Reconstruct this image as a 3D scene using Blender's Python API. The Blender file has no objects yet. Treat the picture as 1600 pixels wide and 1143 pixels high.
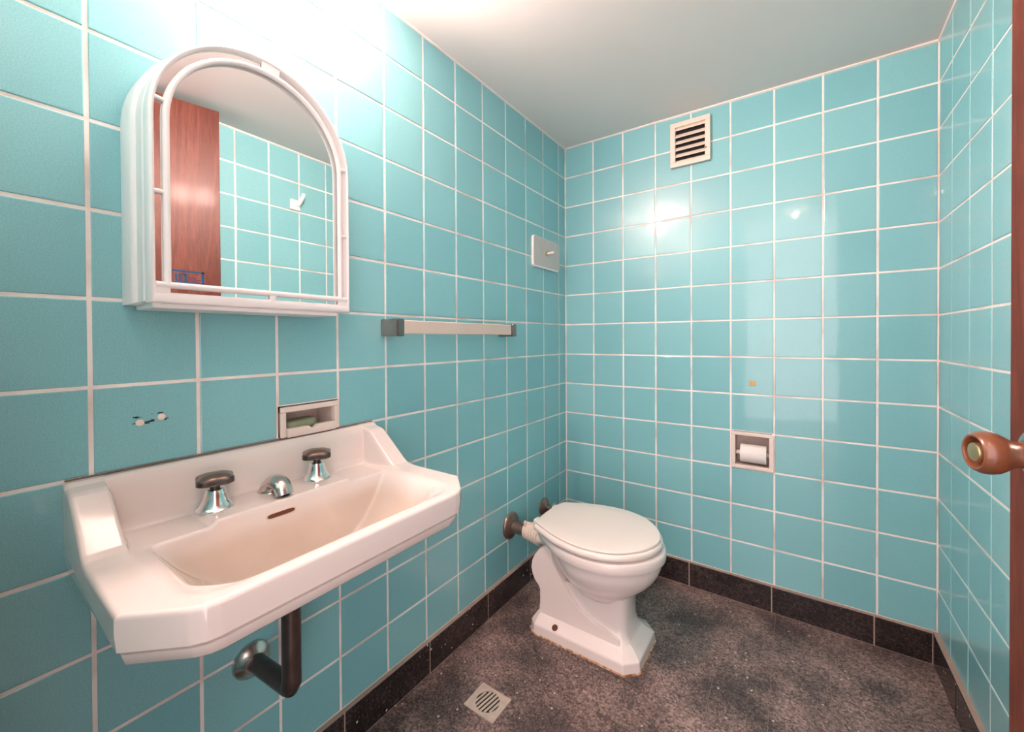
import bpy, bmesh, math, random
from mathutils import Vector, Matrix
random.seed(7)
T = 0.153            # pitch of the wall tiles in metres; most layout numbers below are counted in tiles
ZF = -12.62          # floor, in tiles below the joint under the topmost tile row
W = 9.016            # width of the back wall in tiles
YF = -12.75           # inner face of the entry wall
sc = bpy.context.scene
col = sc.collection

# ------------------------------------------------------------------ camera
cd = bpy.data.cameras.new('camera'); cam = bpy.data.objects.new('camera', cd); col.objects.link(cam)
cd.sensor_fit = 'HORIZONTAL'; cd.sensor_width = 36.0
cd.lens = 632.4614 / 1600 * 36; cd.shift_y = (534.72 - 571.5) / 1600
cd.clip_start = 0.01
r_ = Vector((0.8193156, 0.57331407, -0.00573899)); u_ = Vector((-5.25511576e-05, 0.0100847974, 0.999949146))
f_ = Vector((-0.57334279, 0.81927363, -0.00829276))
mw = Matrix((r_, u_, -f_)).transposed().to_4x4()
mw.translation = Vector((6.4736 * T, -12.4808 * T, (-5.4831 - ZF) * T))
cam.matrix_world = mw
sc.camera = cam

# ------------------------------------------------------------------ world and exposure
wd = bpy.data.worlds.new('world'); sc.world = wd; wd.use_nodes = True
wd.node_tree.nodes['Background'].inputs[0].default_value = (1.0, 0.83, 0.83, 1)
wd.node_tree.nodes['Background'].inputs[1].default_value = 2.35
sc.view_settings.view_transform = 'Standard'; sc.view_settings.look = 'None'
sc.view_settings.gamma = 1.0; sc.view_settings.use_curve_mapping = False
sc.view_settings.exposure = 0.97
BULB = 330.0         # emission of the opal glasses over the mirror
SPOT = 110.0         # emission of the small bulb on the ceiling by the door

# ------------------------------------------------------------------ materials
MATS = {}
def nt(name):
    m = bpy.data.materials.new(name); m.use_nodes = True; MATS[name] = m
    return m, m.node_tree.nodes, m.node_tree.links, m.node_tree.nodes['Principled BSDF']
def simple(name, color, rough=0.4, metal=0.0, coat=0.0, emit=None, spec=None, bump=0.0, bscale=200.0, var=0.0, vscale=8.0):
    m, n, l, b = nt(name)
    b.inputs['Base Color'].default_value = (*color, 1); b.inputs['Roughness'].default_value = rough
    b.inputs['Metallic'].default_value = metal; b.inputs['Coat Weight'].default_value = coat
    b.inputs['Coat Roughness'].default_value = 0.06
    if spec is not None: b.inputs['Specular IOR Level'].default_value = spec
    if emit: b.inputs['Emission Color'].default_value = (*emit[0], 1); b.inputs['Emission Strength'].default_value = emit[1]
    g = n.new('ShaderNodeNewGeometry')
    if var:
        t = n.new('ShaderNodeTexNoise'); t.inputs['Scale'].default_value = vscale; t.inputs['Detail'].default_value = 6
        l.new(g.outputs['Position'], t.inputs['Vector'])
        mx = n.new('ShaderNodeMix'); mx.data_type = 'RGBA'
        mx.inputs['A'].default_value = (*[c * (1 - var) for c in color], 1); mx.inputs['B'].default_value = (*[min(1, c * (1 + var)) for c in color], 1)
        l.new(t.outputs['Fac'], mx.inputs['Factor']); l.new(mx.outputs['Result'], b.inputs['Base Color'])
    if bump:
        t = n.new('ShaderNodeTexNoise'); t.inputs['Scale'].default_value = bscale; t.inputs['Detail'].default_value = 4
        l.new(g.outputs['Position'], t.inputs['Vector'])
        bp = n.new('ShaderNodeBump'); bp.inputs['Strength'].default_value = bump; bp.inputs['Distance'].default_value = 0.002
        l.new(t.outputs['Fac'], bp.inputs['Height']); l.new(bp.outputs['Normal'], b.inputs['Normal'])
    return m
def tile_mat():
    m, n, l, b = nt('turquoise_glaze')
    oi = n.new('ShaderNodeObjectInfo'); g = n.new('ShaderNodeNewGeometry')
    ramp = n.new('ShaderNodeValToRGB'); e = ramp.color_ramp.elements
    e[0].color = (0.190, 0.480, 0.520, 1); e[1].color = (0.228, 0.530, 0.562, 1)
    l.new(oi.outputs['Random'], ramp.inputs['Fac'])
    t = n.new('ShaderNodeTexNoise'); t.inputs['Scale'].default_value = 420; t.inputs['Detail'].default_value = 3
    l.new(g.outputs['Position'], t.inputs['Vector'])
    mp = n.new('ShaderNodeMapRange'); mp.inputs['From Min'].default_value = 0.3; mp.inputs['From Max'].default_value = 0.7
    mp.inputs['To Min'].default_value = 0.90; mp.inputs['To Max'].default_value = 1.10
    l.new(t.outputs['Fac'], mp.inputs['Value'])
    mul = n.new('ShaderNodeMix'); mul.data_type = 'RGBA'; mul.blend_type = 'MULTIPLY'; mul.inputs['Factor'].default_value = 1
    l.new(ramp.outputs['Color'], mul.inputs['A']); l.new(mp.outputs['Result'], mul.inputs['B'])
    l.new(mul.outputs['Result'], b.inputs['Base Color'])
    b.inputs['Roughness'].default_value = 0.34
    b.inputs['Coat Weight'].default_value = 0.65; b.inputs['Coat Roughness'].default_value = 0.05
    t2 = n.new('ShaderNodeTexNoise'); t2.inputs['Scale'].default_value = 9; t2.inputs['Detail'].default_value = 2
    l.new(g.outputs['Position'], t2.inputs['Vector'])
    bp = n.new('ShaderNodeBump'); bp.inputs['Strength'].default_value = 0.10; bp.inputs['Distance'].default_value = 0.006
    l.new(t2.outputs['Fac'], bp.inputs['Height']); l.new(bp.outputs['Normal'], b.inputs['Normal']); l.new(bp.outputs['Normal'], b.inputs['Coat Normal'])
def grout_mat():
    m, n, l, b = nt('grout')
    g = n.new('ShaderNodeNewGeometry')
    t = n.new('ShaderNodeTexNoise'); t.inputs['Scale'].default_value = 7; t.inputs['Detail'].default_value = 8
    l.new(g.outputs['Position'], t.inputs['Vector'])
    ramp = n.new('ShaderNodeValToRGB'); e = ramp.color_ramp.elements
    e[0].position = 0.33; e[0].color = (0.66, 0.54, 0.49, 1); e[1].position = 0.52; e[1].color = (0.90, 0.82, 0.78, 1)
    l.new(t.outputs['Fac'], ramp.inputs['Fac']); l.new(ramp.outputs['Color'], b.inputs['Base Color'])
    b.inputs['Roughness'].default_value = 0.6
def terrazzo(name, dark, mid, rough, chips, coat=0.0):
    m, n, l, b = nt(name)
    g = n.new('ShaderNodeNewGeometry')
    big = n.new('ShaderNodeTexNoise'); big.inputs['Scale'].default_value = 5.0; big.inputs['Detail'].default_value = 7; big.inputs['Roughness'].default_value = 0.6
    fine = n.new('ShaderNodeTexNoise'); fine.inputs['Scale'].default_value = 160; fine.inputs['Detail'].default_value = 4
    vo = n.new('ShaderNodeTexVoronoi'); vo.inputs['Scale'].default_value = 62
    vg = n.new('ShaderNodeTexVoronoi'); vg.inputs['Scale'].default_value = 170
    for t in (big, fine, vo, vg): l.new(g.outputs['Position'], t.inputs['Vector'])
    r1 = n.new('ShaderNodeValToRGB'); e = r1.color_ramp.elements
    e[0].position = 0.36; e[0].color = (*dark, 1); e[1].position = 0.66; e[1].color = (*mid, 1)
    add = n.new('ShaderNodeMath'); add.operation = 'MULTIPLY_ADD'; add.inputs[1].default_value = 0.55; add.inputs[2].default_value = -0.27
    l.new(fine.outputs['Fac'], add.inputs[0])
    ad2 = n.new('ShaderNodeMath'); ad2.operation = 'ADD'; l.new(big.outputs['Fac'], ad2.inputs[0]); l.new(add.outputs[0], ad2.inputs[1])
    l.new(ad2.outputs[0], r1.inputs['Fac'])
    # grey stone chips of many sizes
    sepg = n.new('ShaderNodeSeparateColor'); l.new(vg.outputs['Color'], sepg.inputs[0])
    gm = n.new('ShaderNodeMapRange'); gm.inputs['From Min'].default_value = 0.0; gm.inputs['From Max'].default_value = 1.0
    gm.inputs['To Min'].default_value = 0.40; gm.inputs['To Max'].default_value = 1.70; l.new(sepg.outputs[0], gm.inputs['Value'])
    mul = n.new('ShaderNodeMix'); mul.data_type = 'RGBA'; mul.blend_type = 'MULTIPLY'; mul.inputs['Factor'].default_value = 1
    l.new(r1.outputs['Color'], mul.inputs['A']); l.new(gm.outputs['Result'], mul.inputs['B'])
    # white chips: a few of the cells, and only their core
    sep = n.new('ShaderNodeSeparateColor'); l.new(vo.outputs['Color'], sep.inputs[0])
    gt = n.new('ShaderNodeMath'); gt.operation = 'GREATER_THAN'; gt.inputs[1].default_value = chips; l.new(sep.outputs[1], gt.inputs[0])
    lt = n.new('ShaderNodeMath'); lt.operation = 'LESS_THAN'; lt.inputs[1].default_value = 0.21; l.new(vo.outputs['Distance'], lt.inputs[0])
    an = n.new('ShaderNodeMath'); an.operation = 'MULTIPLY'; l.new(gt.outputs[0], an.inputs[0]); l.new(lt.outputs[0], an.inputs[1])
    mx = n.new('ShaderNodeMix'); mx.data_type = 'RGBA'; mx.inputs['B'].default_value = (0.58, 0.50, 0.46, 1)
    l.new(an.outputs[0], mx.inputs['Factor']); l.new(mul.outputs['Result'], mx.inputs['A']); l.new(mx.outputs['Result'], b.inputs['Base Color'])
    rr = n.new('ShaderNodeMapRange'); rr.inputs['To Min'].default_value = rough - 0.08; rr.inputs['To Max'].default_value = rough + 0.12
    l.new(big.outputs['Fac'], rr.inputs['Value']); l.new(rr.outputs['Result'], b.inputs['Roughness'])
    b.inputs['Coat Weight'].default_value = coat
def wood():
    m, n, l, b = nt('varnished_wood')
    g = n.new('ShaderNodeTexCoord'); mp = n.new('ShaderNodeMapping'); mp.inputs['Scale'].default_value = (1, 1, 0.10)
    l.new(g.outputs['Object'], mp.inputs['Vector'])
    t = n.new('ShaderNodeTexNoise'); t.inputs['Scale'].default_value = 190; t.inputs['Detail'].default_value = 8; t.inputs['Roughness'].default_value = 0.65
    l.new(mp.outputs['Vector'], t.inputs['Vector'])
    w = n.new('ShaderNodeTexNoise'); w.inputs['Scale'].default_value = 9; w.inputs['Detail'].default_value = 2; w.inputs['Distortion'].default_value = 1.2
    l.new(mp.outputs['Vector'], w.inputs['Vector'])
    sn = n.new('ShaderNodeMath'); sn.operation = 'MULTIPLY'; sn.inputs[1].default_value = 38; l.new(w.outputs['Fac'], sn.inputs[0])
    s2 = n.new('ShaderNodeMath'); s2.operation = 'SINE'; l.new(sn.outputs[0], s2.inputs[0])
    ma = n.new('ShaderNodeMath'); ma.operation = 'MULTIPLY_ADD'; ma.inputs[1].default_value = 0.10; l.new(s2.outputs[0], ma.inputs[0]); l.new(t.outputs['Fac'], ma.inputs[2])
    ramp = n.new('ShaderNodeValToRGB'); e = ramp.color_ramp.elements
    e[0].position = 0.30; e[0].color = (0.070, 0.017, 0.010, 1); e[1].position = 0.70; e[1].color = (0.125, 0.036, 0.022, 1)
    l.new(ma.outputs[0], ramp.inputs['Fac']); l.new(ramp.outputs['Color'], b.inputs['Base Color'])
    b.inputs['Roughness'].default_value = 0.42; b.inputs['Specular IOR Level'].default_value = 0.22; b.inputs['Coat Weight'].default_value = 0.03; b.inputs['Coat Roughness'].default_value = 0.12
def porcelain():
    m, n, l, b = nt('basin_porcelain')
    a = n.new('ShaderNodeAttribute'); a.attribute_name = 'bowl_tint'
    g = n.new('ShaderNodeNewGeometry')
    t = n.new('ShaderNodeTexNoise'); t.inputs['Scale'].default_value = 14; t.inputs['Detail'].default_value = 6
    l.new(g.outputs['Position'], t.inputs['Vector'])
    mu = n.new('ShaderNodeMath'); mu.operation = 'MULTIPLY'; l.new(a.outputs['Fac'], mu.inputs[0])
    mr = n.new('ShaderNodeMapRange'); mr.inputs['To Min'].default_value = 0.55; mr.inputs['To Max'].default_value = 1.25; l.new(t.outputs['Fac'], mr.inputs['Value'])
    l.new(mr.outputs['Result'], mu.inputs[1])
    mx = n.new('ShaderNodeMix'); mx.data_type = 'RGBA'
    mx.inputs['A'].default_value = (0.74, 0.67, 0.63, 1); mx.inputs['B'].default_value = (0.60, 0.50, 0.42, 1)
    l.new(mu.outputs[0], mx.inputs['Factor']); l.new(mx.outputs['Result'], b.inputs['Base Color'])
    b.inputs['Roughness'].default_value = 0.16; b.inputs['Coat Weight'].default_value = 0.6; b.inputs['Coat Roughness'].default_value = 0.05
def sealant():
    m, n, l, b = nt('rusty_sealant')
    g = n.new('ShaderNodeNewGeometry')
    t = n.new('ShaderNodeTexNoise'); t.inputs['Scale'].default_value = 45; t.inputs['Detail'].default_value = 5
    l.new(g.outputs['Position'], t.inputs['Vector'])
    ramp = n.new('ShaderNodeValToRGB'); e = ramp.color_ramp.elements
    e[0].position = 0.38; e[0].color = (0.20, 0.07, 0.025, 1); e[1].position = 0.62; e[1].color = (0.60, 0.50, 0.44, 1)
    x = e.new(0.5); x.color = (0.50, 0.24, 0.09, 1)
    l.new(t.outputs['Fac'], ramp.inputs['Fac']); l.new(ramp.outputs['Color'], b.inputs['Base Color']); b.inputs['Roughness'].default_value = 0.7
tile_mat(); grout_mat(); wood(); porcelain(); sealant()
terrazzo('terrazzo_floor', (0.052, 0.039, 0.037), (0.255, 0.180, 0.160), 0.46, 0.94)
terrazzo('terrazzo_skirting', (0.014, 0.010, 0.010), (0.042, 0.030, 0.029), 0.20, 0.90, coat=0.3)
simple('joint_mortar', (0.22, 0.165, 0.145), 0.7, var=0.25, vscale=30)
simple('skirting_joint', (0.36, 0.26, 0.21), 0.7, var=0.2, vscale=30)
simple('ceiling_paint', (0.86, 0.80, 0.77), 0.9, bump=0.15, bscale=14, var=0.03, vscale=3)
simple('ceiling_caulk', (0.86, 0.80, 0.77), 0.6)
simple('wall_paint', (0.70, 0.68, 0.64), 0.8)
simple('toilet_ceramic', (0.82, 0.74, 0.70), 0.22, coat=0.4)
simple('seat_plastic', (0.86, 0.78, 0.72), 0.32, coat=0.2)
simple('white_plastic', (0.84, 0.80, 0.79), 0.30, coat=0.15)
simple('mirror_glass', (0.90, 0.90, 0.89), 0.0, metal=1.0)
simple('chrome', (0.80, 0.79, 0.77), 0.10, metal=1.0, var=0.06, vscale=60)
simple('dark_chrome', (0.30, 0.255, 0.24), 0.22, metal=0.9, var=0.3, vscale=40)
simple('worn_chrome', (0.62, 0.57, 0.53), 0.25, metal=1.0, var=0.25, vscale=50)
simple('aged_bronze', (0.30, 0.20, 0.165), 0.34, metal=0.85, var=0.35, vscale=45)
simple('dark_pipe_metal', (0.10, 0.075, 0.068), 0.30, metal=0.7, var=0.4, vscale=40)
simple('bakelite', (0.018, 0.011, 0.010), 0.28, coat=0.4)
simple('handle_cap', (0.22, 0.155, 0.12), 0.30, metal=0.8, var=0.3, vscale=60)
simple('brushed_bar', (0.70, 0.58, 0.50), 0.38, metal=0.1, var=0.06, vscale=20)
simple('grey_plate', (0.56, 0.53, 0.51), 0.35, var=0.1, vscale=30)
simple('white_edge', (0.85, 0.80, 0.77), 0.4)
simple('corroded_steel', (0.60, 0.50, 0.42), 0.5, metal=0.15, var=0.25, vscale=60)
simple('brass', (0.60, 0.46, 0.26), 0.30, metal=0.9)
simple('vent_plastic', (0.76, 0.65, 0.56), 0.45, var=0.05, vscale=40)
simple('dark_void', (0.012, 0.009, 0.009), 0.9)
simple('soap_green', (0.26, 0.31, 0.19), 0.55, var=0.12, vscale=40)
simple('fixture_ceramic', (0.76, 0.66, 0.60), 0.25, coat=0.3, var=0.06, vscale=30)
simple('fixture_grubby_shaded', (0.60, 0.49, 0.43), 0.5, var=0.2, vscale=40)  # darker ceramic; shade of the paper niche is put into this colour
simple('paper', (0.84, 0.79, 0.76), 0.9, bump=0.3, bscale=300)
simple('tape_yellow', (0.62, 0.42, 0.16), 0.6)
simple('plug_white', (0.80, 0.68, 0.60), 0.6)
simple('grime', (0.05, 0.06, 0.045), 0.8)
simple('old_sealant', (0.17, 0.125, 0.105), 0.7, var=0.4, vscale=25)
simple('rubber_sleeve', (0.74, 0.63, 0.52), 0.55)
simple('rust', (0.12, 0.035, 0.015), 0.8)
simple('sticker_blue', (0.02, 0.13, 0.32), 0.4)
simple('sticker_violet', (0.16, 0.09, 0.20), 0.4)
simple('sticker_green', (0.01, 0.25, 0.18), 0.4)
simple('sticker_orange', (0.42, 0.12, 0.03), 0.4)
simple('bulb_glass', (1, 1, 1), 0.3, emit=((1.0, 0.685, 0.605), BULB))
simple('small_bulb_glass', (1, 1, 1), 0.3, emit=((1.0, 0.72, 0.61), SPOT))
def knob_wood():
    simple('knob_copper', (0.155, 0.055, 0.024), 0.30, metal=0.0, coat=0.3, var=0.25, vscale=70)
knob_wood()

# ------------------------------------------------------------------ helpers
WL = {}              # world position of every object's origin
def P(v): return Vector((v[0] * T, v[1] * T, (v[2] - ZF) * T))
def tag(o, label=None, cat=None, group=None, kind=None):
    if label: o['label'] = label
    if cat: o['category'] = cat
    if group: o['group'] = group
    if kind: o['kind'] = kind
    return o
def root(name, pos, label=None, cat=None, group=None, kind=None):
    o = bpy.data.objects.new(name, None); col.objects.link(o); o.empty_display_size = 0.03
    o.location = P(pos); WL[o] = P(pos)
    return tag(o, label, cat, group, kind)
def fin(me, smooth):
    bm = bmesh.new(); bm.from_mesh(me); bmesh.ops.recalc_face_normals(bm, faces=bm.faces); bm.to_mesh(me); bm.free()
    if smooth is not None:
        me.shade_smooth(); me.set_sharp_from_angle(angle=math.radians(smooth))
def mk(name, geo, mat, parent=None, smooth=None, bevel=0.0, seg=2, tiles=True, recalc=True, mats=None):
    vs, fs = geo[0], geo[1]
    vs = [P(v) if tiles else Vector(v) for v in vs]
    if parent is not None: o3 = WL[parent]
    else:
        o3 = Vector((sum(v.x for v in vs) / len(vs), sum(v.y for v in vs) / len(vs), min(v.z for v in vs)))
    me = bpy.data.meshes.new(name); me.from_pydata([v - o3 for v in vs], [], fs)
    bm = bmesh.new(); bm.from_mesh(me)
    if recalc: bmesh.ops.recalc_face_normals(bm, faces=bm.faces)
    if bevel:
        es = [e for e in bm.edges if len(e.link_faces) == 2 and e.calc_face_angle(0) > math.radians(32)]
        bmesh.ops.bevel(bm, geom=es, offset=bevel, segments=seg, affect='EDGES', profile=0.5, clamp_overlap=True)
    bm.to_mesh(me); bm.free()
    if smooth is not None:
        me.shade_smooth(); me.set_sharp_from_angle(angle=math.radians(smooth))
    if mats:
        for m in mats: me.materials.append(MATS[m])
        for pl, i in zip(me.polygons, geo[2]): pl.material_index = i
    else: me.materials.append(MATS[mat])
    o = bpy.data.objects.new(name, me); col.objects.link(o); WL[o] = o3
    if parent is not None: o.parent = parent
    else: o.location = o3
    return o
def join(*gs):
    v, f = [], []
    for g in gs:
        k = len(v); v += list(g[0]); f += [[i + k for i in q] for q in g[1]]
    return v, f
def box(x0, x1, y0, y1, z0, z1):
    v = [(x, y, z) for x in (x0, x1) for y in (y0, y1) for z in (z0, z1)]
    return v, [[0, 1, 3, 2], [4, 6, 7, 5], [0, 4, 5, 1], [2, 3, 7, 6], [0, 2, 6, 4], [1, 5, 7, 3]]
def frame_of(d):
    d = Vector(d).normalized(); a = Vector((0, 0, 1)) if abs(d.z) < 0.9 else Vector((1, 0, 0))
    x = a.cross(d).normalized(); return x, d.cross(x), d
def lathe(prof, o, d, n=32, lobes=0, amp=0.0):
    """profile [(radius, distance along d)] spun about the axis through o"""
    x, y, z = frame_of(d); o = Vector(o); v, f = [], []
    for r, h in prof:
        for k in range(n):
            t = 2 * math.pi * k / n; rr = r * (1 + amp * math.cos(lobes * t)) if lobes else r
            v.append(tuple(o + x * rr * math.cos(t) + y * rr * math.sin(t) + z * h))
    for i in range(len(prof) - 1):
        for k in range(n):
            k2 = (k + 1) % n; f.append([i * n + k, i * n + k2, (i + 1) * n + k2, (i + 1) * n + k])
    f.append(list(range(n))); f.append([(len(prof) - 1) * n + k for k in range(n)])
    return v, f
def ring_lathe(prof, o, d, n=32):
    v, f = lathe(prof, o, d, n); f = f[:-2]; m = len(prof)
    for k in range(n): f.append([k, (k + 1) % n, (m - 1) * n + (k + 1) % n, (m - 1) * n + k])
    return v, f
def tube(path, rad, n=16, sx=1.0, sy=1.0, closed=False, up=None):
    """sweep a circle (or ellipse sx, sy) along the path"""
    pts = [Vector(p) for p in path]; m = len(pts); v, f = [], []
    prev = None
    for i, p in enumerate(pts):
        if closed: d = pts[(i + 1) % m] - pts[i - 1]
        else: d = pts[min(i + 1, m - 1)] - pts[max(i - 1, 0)]
        d.normalize()
        if up is not None:
            x = Vector(up).cross(d).normalized(); y = d.cross(x)
        elif prev is None: x, y, _ = frame_of(d)
        else:
            x = (prev - d * prev.dot(d)).normalized(); y = d.cross(x)
        prev = x
        r = rad[i] if isinstance(rad, (list, tuple)) else rad
        for k in range(n):
            t = 2 * math.pi * k / n; v.append(tuple(p + x * r * sx * math.cos(t) + y * r * sy * math.sin(t)))
    for i in range(m if closed else m - 1):
        j = (i + 1) % m
        for k in range(n):
            k2 = (k + 1) % n; f.append([i * n + k, i * n + k2, j * n + k2, j * n + k])
    if not closed: f.append(list(range(n))); f.append([(m - 1) * n + k for k in range(n)])
    return v, f
def loft(loops, cap0=True, cap1=True):
    n = len(loops[0]); v = [p for lp in loops for p in lp]; f = []
    for i in range(len(loops) - 1):
        for k in range(n):
            k2 = (k + 1) % n; f.append([i * n + k, i * n + k2, (i + 1) * n + k2, (i + 1) * n + k])
    if cap0: f.append(list(range(n)))
    if cap1: f.append([(len(loops) - 1) * n + k for k in range(n)])
    return v, f
def sstep(a, b, x):
    t = max(0.0, min(1.0, (x - a) / (b - a))); return t * t * (3 - 2 * t)
def lerp(a, b, t): return a + (b - a) * t
def plin(x, pts):
    if x <= pts[0][0]: return pts[0][1]
    for (x0, y0), (x1, y1) in zip(pts, pts[1:]):
        if x <= x1: return y0 + (y1 - y0) * (x - x0) / (x1 - x0)
    return pts[-1][1]

# ------------------------------------------------------------------ the room: walls, tiles, ceiling, floor
def ceil_z(x, y):
    zl = plin(y, [(-20, 0.93), (-12.5, 0.93), (-4, 1.0), (-1.3, 1.02), (0, 1.03)])
    zr = plin(y, [(-20, 1.06), (-12.5, 1.06), (-4, 1.07), (-1.3, 1.0), (0, 0.90)])
    return zl + (zr - zl) * max(0, min(1, x / W))
GAP = 0.0064 / T
BASE = -11.93
def tile_mesh(cs, n, u, v):
    """one glazed tile: corner points (a, b) in the wall's own plane about its centre, metres; n, u, v world axes"""
    cx = sum(c[0] for c in cs) / 4; cy = sum(c[1] for c in cs) / 4
    def ins(d): return [(c[0] + (d if c[0] < cx else -d), c[1] + (d if c[1] < cy else -d)) for c in cs]
    lv = [(0.0, -0.0030), (0.0, -0.0012), (0.0006, -0.0004), (0.0018, 0.0)]
    vs, fs = [], []
    for d, h in lv:
        for a, b in ins(d): vs.append(u * a + v * b + n * h)
    for i in range(len(lv) - 1):
        for k in range(4):
            k2 = (k + 1) % 4; fs.append([i * 4 + k, i * 4 + k2, i * 4 + 4 + k2, i * 4 + 4 + k])
    fs.append([len(lv) * 4 - 4 + k for k in range(4)])
    me = bpy.data.meshes.new('tile'); me.from_pydata(vs, [], fs); fin(me, None)
    me.materials.append(MATS['turquoise_glaze']); return me
def tile_wall(wall, lines_u, lines_v, top, plane, n, u, skip=(), pieces=()):
    """lines_u, lines_v in tiles; plane(u, v) gives a world point; top(u) the height of the ceiling"""
    n = Vector(n); u = Vector(u); v = Vector((0, 0, 1)); cache = {}
    cells = []
    for a0, a1 in zip(lines_u, lines_u[1:]):
        cells.append((a0, a1, 0, None))
        for b1, b0 in zip(lines_v, lines_v[1:]): cells.append((a0, a1, b0, b1))
    cells = [c for c in cells if not any(abs(c[0] - s[0]) < 0.02 and abs(c[2] - s[1]) < 0.02 for s in skip)] + list(pieces)
    for a0, a1, b0, b1 in cells:
        h = GAP / 2; am = (a0 + a1) / 2
        tl, tr = (b1, b1) if b1 is not None else (top(a0) - 0.02, top(a1) - 0.02)
        bm_ = (b0 + (tl + tr) / 2) / 2
        cs = [((a0 + h - am) * T, (b0 + h - bm_) * T), ((a1 - h - am) * T, (b0 + h - bm_) * T),
              ((a1 - h - am) * T, (tr - h - bm_) * T), ((a0 + h - am) * T, (tl - h - bm_) * T)]
        key = tuple(round(c, 5) for p in cs for c in p)
        if key not in cache: cache[key] = tile_mesh(cs, n, u, v)
        o = bpy.data.objects.new('tile', cache[key]); col.objects.link(o)
        o.parent = wall; p = P(plane(am, bm_)); o.location = p - WL[wall]; WL[o] = p
        jit = Vector((random.gauss(0, 1), random.gauss(0, 1), random.gauss(0, 1))) * 0.0016
        jit -= n * jit.dot(n) * 0.4
        o.rotation_euler = tuple(jit); o.location += n * random.uniform(-0.0003, 0.0003)
ROWS = [-i for i in range(12)] + [BASE]
def slab_with_hole(x0, x1, z0, z1, hole):
    """rectangles around one rectangular hole, in (a, b)"""
    if not hole: return [(x0, x1, z0, z1)]
    h0, h1, g0, g1 = hole
    return [(x0, h0, z0, z1), (h1, x1, z0, z1), (h0, h1, z0, g0), (h0, h1, g1, z1)]
GD = 0.0016 / T      # the grout lies this far behind the glaze
TOPZ = 1.3
NL = (-9.47, -8.48, -7.0, -6.5)         # soap niche in the left wall (y0, y1, z0, z1)
NB = (5.035, 6.02, -9.0, -8.0)          # paper niche in the back wall (x0, x1, z0, z1)
wl = mk('wall_left', join(*[box(-0.9, -GD, a, b, c, d) for a, b, c, d in slab_with_hole(YF - 0.7, 0.9, ZF - 0.3, TOPZ, NL)]), 'grout')
tag(wl, 'turquoise tiled wall behind the washbasin and mirror', 'wall', kind='structure')
wb = mk('wall_back', join(*[box(a, b, GD, 0.9, c, d) for a, b, c, d in slab_with_hole(-GD, W + GD, ZF - 0.3, TOPZ, NB)]), 'grout')
tag(wb, 'turquoise tiled back wall with the vent and paper niche', 'wall', kind='structure')
wr = mk('wall_right', box(W + GD, W + 0.9, YF - 0.7, 0.9, ZF - 0.3, TOPZ), 'grout')
tag(wr, 'turquoise tiled wall on the right behind the open door', 'wall', kind='structure')
wf = mk('wall_front', join(box(-GD, 4.30, YF - 0.65, YF - GD, ZF, TOPZ), box(4.30, W + GD, YF - 0.65, YF - GD, 0.86, TOPZ)), 'grout')
tag(wf, 'entry wall with the doorway', 'wall', kind='structure')
LY = [YF + 0.0] + [-(0.4771 + k) for k in range(12, -1, -1)] + [0.0]
tile_wall(wl, LY, ROWS, lambda a: ceil_z(0, a), lambda a, b: (0, a, b), (1, 0, 0), (0, 1, 0),
          skip=[(-9.4771, -7)], pieces=[(-9.4771, -8.4771, -6.5, -6.0)])
BX = [0.0] + [1.0265 + k for k in range(8)] + [W]
tile_wall(wb, BX, ROWS, lambda a: ceil_z(a, 0), lambda a, b: (a, 0, b), (0, -1, 0), (1, 0, 0), skip=[(5.0265, -9)])
RY = [YF] + [-(0.8874 + k) for k in range(11, -1, -1)] + [0.0]
tile_wall(wr, RY, [z - 0.01 for z in ROWS[:-1]] + [BASE], lambda a: ceil_z(W, a), lambda a, b: (W, a, b), (-1, 0, 0), (0, 1, 0))
tile_wall(wf, [0.0, 0.30, 1.30, 2.30, 3.30, 4.30], ROWS, lambda a: ceil_z(a, YF), lambda a, b: (a, YF, b), (0, 1, 0), (1, 0, 0))

def ceiling():
    ys = [YF - 0.7, -9, -6.5, -4, -1.3, 0.9]; xs = [-0.9, 0, 3, 6, W, W + 0.9]
    loops = []
    v, f = [], []
    for y in ys:
        for x in xs: v.append((x, y, ceil_z(x, min(0, y))))
    n = len(xs); m = len(ys)
    for y in ys:
        for x in xs: v.append((x, y, 1.5))
    for i in range(m - 1):
        for j in range(n - 1):
            a = i * n + j; f.append([a, a + 1, a + n + 1, a + n]); b = a + n * m; f.append([b, b + 1, b + n + 1, b + n])
    ring = [j for j in range(n)] + [i * n + n - 1 for i in range(1, m)] + [(m - 1) * n + j for j in range(n - 2, -1, -1)] + [i * n for i in range(m - 2, 0, -1)]
    for a, b in zip(ring, ring[1:] + ring[:1]): f.append([a, b, b + n * m, a + n * m])
    return v, f
ce = mk('ceiling', ceiling(), 'ceiling_paint', smooth=30)
tag(ce, 'plain off-white painted ceiling', 'ceiling', kind='structure')
# bead of caulk where the tiles meet the ceiling
def bead(pts): return tube(pts, 0.026, n=8)
for i, pts in enumerate([[(0.0, y, ceil_z(0, y) - 0.004) for y in (YF, -9, -6.5, -4, -1.3, 0)],
                         [(x, 0.0, ceil_z(x, 0) - 0.004) for x in (0, 3, 6, W)],
                         [(W, y, ceil_z(W, y) - 0.004) for y in (YF, -9, -6.5, -4, -1.3, 0)]]):
    o = mk('trim_%d' % (i + 1), bead(pts), 'ceiling_caulk', smooth=60)
    tag(o, ['white caulk bead between the left wall and the ceiling', 'white caulk bead between the back wall and the ceiling', 'white caulk bead between the right wall and the ceiling'][i], 'trim', kind='structure')

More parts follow.
